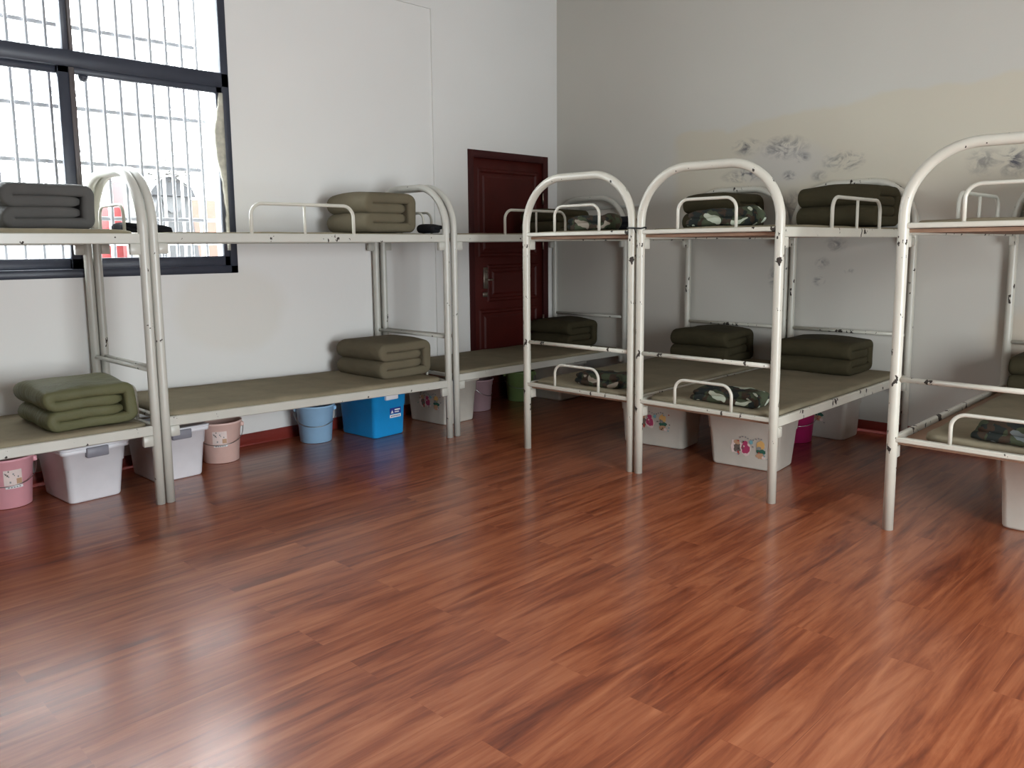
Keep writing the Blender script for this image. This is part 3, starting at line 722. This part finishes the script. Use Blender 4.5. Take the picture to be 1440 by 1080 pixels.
# ------------------------------------------------------------------ boxes
def bundle(m, name, mats, parent): return m.build(name, mats, parent)
def storage_box(label, x, y, rotz, wx, wy, h, mat, lip=.018, taper=.90, front='y', latch=None, printed=None, sticker=False):
    """wx, wy: rim size. local origin at the base centre."""
    root = thing('storage_box', label, 'storage box', (x, y, 0), 'plastic storage boxes', rotz)
    ax, ay = wx / 2 - lip, wy / 2 - lip; bx, by = ax * taper, ay * taper
    def sec(z, k, e=0.0):
        hx, hy = bx + (ax - bx) * k + e, by + (ay - by) * k + e
        return (z, -hx, hx, -hy, hy)
    m = MB(); zr = h - .035
    m.loft_rect([sec(0, 0, -.012), sec(.003, 0, -.004), sec(.012, .02), sec(zr * .72, .72), sec(zr * .725, .72, .004), sec(zr, 1.0, .004), sec(zr + .001, 1, lip), sec(h - .012, 1, lip + .002)], .030, 0, 5, True)
    m.build('body', M[mat], root)
    m = MB(); m.loft_rect([sec(h - .012, 1, lip + .005), sec(h - .004, 1, lip + .005), sec(h, 1, lip - .004), sec(h, 1, lip - .03), sec(h - .006, 1, lip - .04)], .034, 0, 5, True); m.build('lid', M[mat], root)
    if latch:
        m = MB()
        ys = -(wy / 2 + .004); m.box(-.055, .055, ys - .010, ys + .02, h - .062, h - .008, .004)
        o = m.build('latch', M[latch], root)
    # decals follow the sloping wall
    def onface(face, u, z, out=.0016):
        k = z / zr; hx, hy = bx + (ax - bx) * k + out, by + (ay - by) * k + out
        if z > zr * .72: hx += .004; hy += .004
        return Vector((u, -hy, z)) if face == 'y' else Vector((-hx, -u, z))
    if printed:
        rnd = random.Random(int(abs(x * 100) + abs(y * 10)))
        m = MB(); names = ['p_mag', 'p_brown', 'p_orange', 'p_green', 'p_teal', 'p_tan', 'p_grey', 'p_pinkpale', 'p_dark', 'red_print']
        ux = (onface('x', .1, .1) - onface('x', 0, .1)).normalized(); uy = (onface('x', 0, .2) - onface('x', 0, .1)).normalized()
        L_ = [0.0]
        def blob(u, z, rx, ry, mi, jag=.18):
            u = u0 + (u - u0) * 1.15; z = z0 + (z - z0) * 1.3; rx *= 1.15; ry *= 1.3
            L_[0] += .00012
            m.disc(onface('x', u, z, .0015 + L_[0]), ux, uy, rx, ry, 16, mi, jag, rnd)
        u0, z0 = printed
        blob(u0 - .062, z0, .030, .036, 7); blob(u0 - .055, z0 - .005, .020, .024, 1); blob(u0 - .058, z0 + .022, .016, .012, 5); blob(u0 - .05, z0 - .028, .006, .010, 9)
        blob(u0 - .012, z0 - .008, .028, .030, 7); blob(u0 - .012, z0 - .004, .022, .022, 0); blob(u0 - .014, z0 + .022, .014, .010, 0); blob(u0 - .020, z0 + .006, .005, .004, 7)
        blob(u0 + .018, z0 + .028, .010, .009, 4, .3)
        blob(u0 + .068, z0 + .020, .020, .020, 2); blob(u0 + .070, z0 - .008, .026, .012, 3); blob(u0 + .066, z0 - .028, .022, .014, 5); blob(u0 + .084, z0 - .034, .010, .008, 7); blob(u0 + .060, z0 + .006, .012, .008, 6)
        for i in range(9): blob(u0 - .04 + i * .014, z0 + .045 + .006 * math.sin(i * 1.1), .004, .0035, 6, .3)
        for i in range(14): blob(u0 + rnd.uniform(-.11, .12), z0 + rnd.uniform(-.05, .05), .004, .0035, rnd.choice([1, 4, 6, 8, 9]), .3)
        m.build('printed_figures', [M[q] for q in names], root)
    if sticker:
        m = MB()
        def q(u0, u1, z0, z1, mi, o): m.quad(onface('y', u0, z0, o), onface('y', u1, z0, o), onface('y', u1, z1, o), onface('y', u0, z1, o), mi)
        q(-.002, .098, .155, .198, 0, .0016); q(-.002, .098, .128, .150, 1, .0016)
        m.add([onface('y', .006, .160, .002), onface('y', .030, .160, .002), onface('y', .018, .184, .002)], [(0, 1, 2)], False, 1)
        q(.040, .090, .178, .187, 1, .002); q(.040, .080, .163, .170, 1, .002)
        for i in range(6): q(.008 + i * .014, .017 + i * .014, .135, .143, 0, .002)
        m.build('sticker', [M['navy_print'], M['white']], root)
    return root
storage_box('white storage box with grey latch under the leftmost bunk', -4.290, -.335, .06, .345, .44, .305, 'white_plastic', latch='grey_clip', taper=.86)
storage_box('white storage box with grey latch beside the peach bucket', -3.810, -.290, .02, .345, .42, .305, 'white_plastic', latch='grey_clip', taper=.88)
storage_box('bright blue storage box with a navy sticker under the white-wall bunk', -2.345, -.310, .06, .315, .41, .325, 'blue_box', lip=.010, taper=.93, latch='white_plastic', sticker=True)
storage_box('milky storage box with printed figures beneath the paired corner posts', -1.715, -.335, .06, .375, .47, .340, 'cream_plastic', taper=.90, printed=(.03, .165))
storage_box('milky storage box in the dark under the corner bunk, beside green bucket', -.42, -.345, 0, .36, .46, .33, 'cream_plastic', taper=.9)
storage_box('milky storage box with printed figures under the corner-most end-on bunk', -1.210, -1.985, .12, .32, .50, .345, 'cream_plastic', taper=.92, printed=(.00, .165))
storage_box('milky storage box with colourful printed figures under the middle end-on bunk', -1.300, -2.690, .09, .33, .49, .340, 'cream_plastic', taper=.88, printed=(.03, .125))
storage_box('dim milky storage box against the stained wall under the middle bunk', -.262, -2.672, .0, .31, .46, .345, 'cream_plastic', taper=.92, printed=(-.05, .17))
storage_box('plain milky storage box under the bunk at the right edge', -1.42, -4.285, .0, .34, .50, .355, 'cream_plastic', taper=.92)

# ------------------------------------------------------------------ buckets
def bucket(label, x, y, mat, rb=.106, rt=.125, h=.255, face=-1.9, sticker=False, bail=.42):
    root = thing('bucket', label, 'bucket', (x, y, 0), 'plastic buckets')
    m = MB(); t = .003
    m.lathe([(.001, .004), (rb - .01, .004), (rb - .008, 0), (rb, .004), (rb + (rt - rb) * .80, h * .80), (rb + (rt - rb) * .80 + .003, h * .805), (rt + .002, h - .014), (rt + .008, h - .012), (rt + .008, h), (rt - t, h), (rb - t + .002, .010), (.001, .008)], 44)
    m.build('pail', M[mat], root)
    d = Vector((math.cos(face), math.sin(face), 0)); s = Vector((-math.sin(face), math.cos(face), 0))
    m = MB(); P = []; zt = h - .03; R = rt + .012
    for i in range(33):
        a = PI * i / 32; drop = math.sin(a)
        # wire hangs from the ears and lies against the front of the pail
        rad = max(rb + (rt - rb) * (zt - h * bail * drop) / h + .006, 0)
        P.append(s * (R * math.cos(a)) + d * (rad * math.sin(a)) + Vector((0, 0, zt - h * bail * drop ** .55)))
    m.tube(P, .0022, 7); m.build('handle', M['wire'], root)
    for sg in (-1, 1):
        m = MB(); c = s * (sg * (rt + .006)); m.box(c.x - .010, c.x + .010, c.y - .010, c.y + .010, zt - .016, zt + .012, .004); m.build('handle_ear', M[mat], root)
    if sticker:
        m = MB()
        def pt(u, z, o):
            r = rb + (rt - rb) * z / h + o; a = face + u / r
            return Vector((r * math.cos(a), r * math.sin(a), z))
        def patch(u0, u1, z0, z1, mi, o):
            n = 6
            for i in range(n):
                a, b = u0 + (u1 - u0) * i / n, u0 + (u1 - u0) * (i + 1) / n
                m.quad(pt(a, z0, o), pt(b, z0, o), pt(b, z1, o), pt(a, z1, o), mi)
        q = sticker
        patch(q - .045, q + .040, .125, .205, 0, .0015); patch(q + .012, q + .038, .130, .158, 1, .002); patch(q - .040, q + .042, .108, .121, 2, .0015)
        rnd = random.Random(3)
        for i in range(9):
            u, z = q + rnd.uniform(-.042, .03), rnd.uniform(.135, .195); w = rnd.uniform(.004, .008)
            patch(u, u + w, z, z + w * 1.3, 3 if i % 2 else 4, .0022)
        for i in range(5): patch(q - .03 + i * .013, q - .021 + i * .013, .111, .117, 4, .002)
        m.build('sticker', [M['p_pinkpale'], M['p_tan'], M['white'], M['p_brown'], M['p_grey']], root)
    return root
bucket('pink bucket with a picture sticker at the left edge of the view', -4.625, -.250, 'pink', face=-1.80, sticker=.030, h=.26)
bucket('peach bucket with a picture sticker beside the white box', -3.445, -.225, 'peach', face=-2.05, sticker=.002)
bucket('light blue bucket under the white-wall bunk, left of the blue box', -2.755, -.215, 'blue_bucket', face=-2.1)
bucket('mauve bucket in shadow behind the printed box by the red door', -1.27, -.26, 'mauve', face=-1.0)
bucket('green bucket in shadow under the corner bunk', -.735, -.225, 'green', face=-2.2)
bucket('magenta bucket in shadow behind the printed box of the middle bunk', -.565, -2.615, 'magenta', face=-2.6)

# surface conduit on the pale wall above the corner bunk
mb = MB(); mb.box(-.016, 0, -1.00, -.30, 1.622, 1.650, .003)
tag(mb.build('cable_trunking', M['conduit'], None, (-.008, -.65, 1.622)), 'thin grey cable trunking on the wall beside the corner bunk arch', 'trunking')

# ------------------------------------------------------------------ light
w = bpy.data.worlds.new('overcast_sky'); S.world = w; w.use_nodes = True
bg = w.node_tree.nodes['Background']; bg.inputs[0].default_value = (0.91, 0.965, 1.0, 1); bg.inputs[1].default_value = 40.0
def portal(name, loc, rot, sx, sy):
    l = bpy.data.lights.new(name, 'AREA'); l.shape = 'RECTANGLE'; l.size = sx; l.size_y = sy; l.cycles.is_portal = True
    o = bpy.data.objects.new(name, l); C.objects.link(o); o.location = loc; o.rotation_euler = rot; return o
portal('window_portal', ((WX0 + WX1) / 2, .10, (WZ0 + WZ1) / 2), (-PI / 2, 0, 0), WX1 - WX0, WZ1 - WZ0)
for (a, b, z0, z1) in HOLES_BACK: portal('added_window_portal', ((a + b) / 2, YW - .2, (z0 + z1) / 2), (PI / 2, 0, 0), b - a, z1 - z0)
for (a, b, z0, z1) in HOLES_SIDE: portal('side_window_portal', (XW - .2, (a + b) / 2, (z0 + z1) / 2), (PI / 2, 0, -PI / 2), b - a, z1 - z0)

# ------------------------------------------------------------------ camera
F_, PITCH, YAW, ROLL = 1142.78, -.1316, .7767, -.0097
cp, sp, cy_, sy_ = math.cos(PITCH), math.sin(PITCH), math.cos(YAW), math.sin(YAW)
Fw = Vector((cp * cy_, cp * sy_, sp)); R = Vector((sy_, -cy_, 0)); U = R.cross(Fw)
R2 = R * math.cos(ROLL) + U * math.sin(ROLL); U2 = U * math.cos(ROLL) - R * math.sin(ROLL)
cam = bpy.data.cameras.new('camera'); cam.sensor_width = 36.0; cam.lens = F_ / 1440 * 36.0; cam.clip_start = .05; cam.clip_end = 200
cam.shift_x = 6.23 / 1440; cam.shift_y = -41.29 / 1440
co = bpy.data.objects.new('camera', cam); C.objects.link(co)
mat = Matrix(((R2.x, U2.x, -Fw.x, 0), (R2.y, U2.y, -Fw.y, 0), (R2.z, U2.z, -Fw.z, 0), (0, 0, 0, 1)))
co.matrix_world = Matrix.Translation((-5.7251, -4.9861, 1.3041)) @ mat
S.camera = co
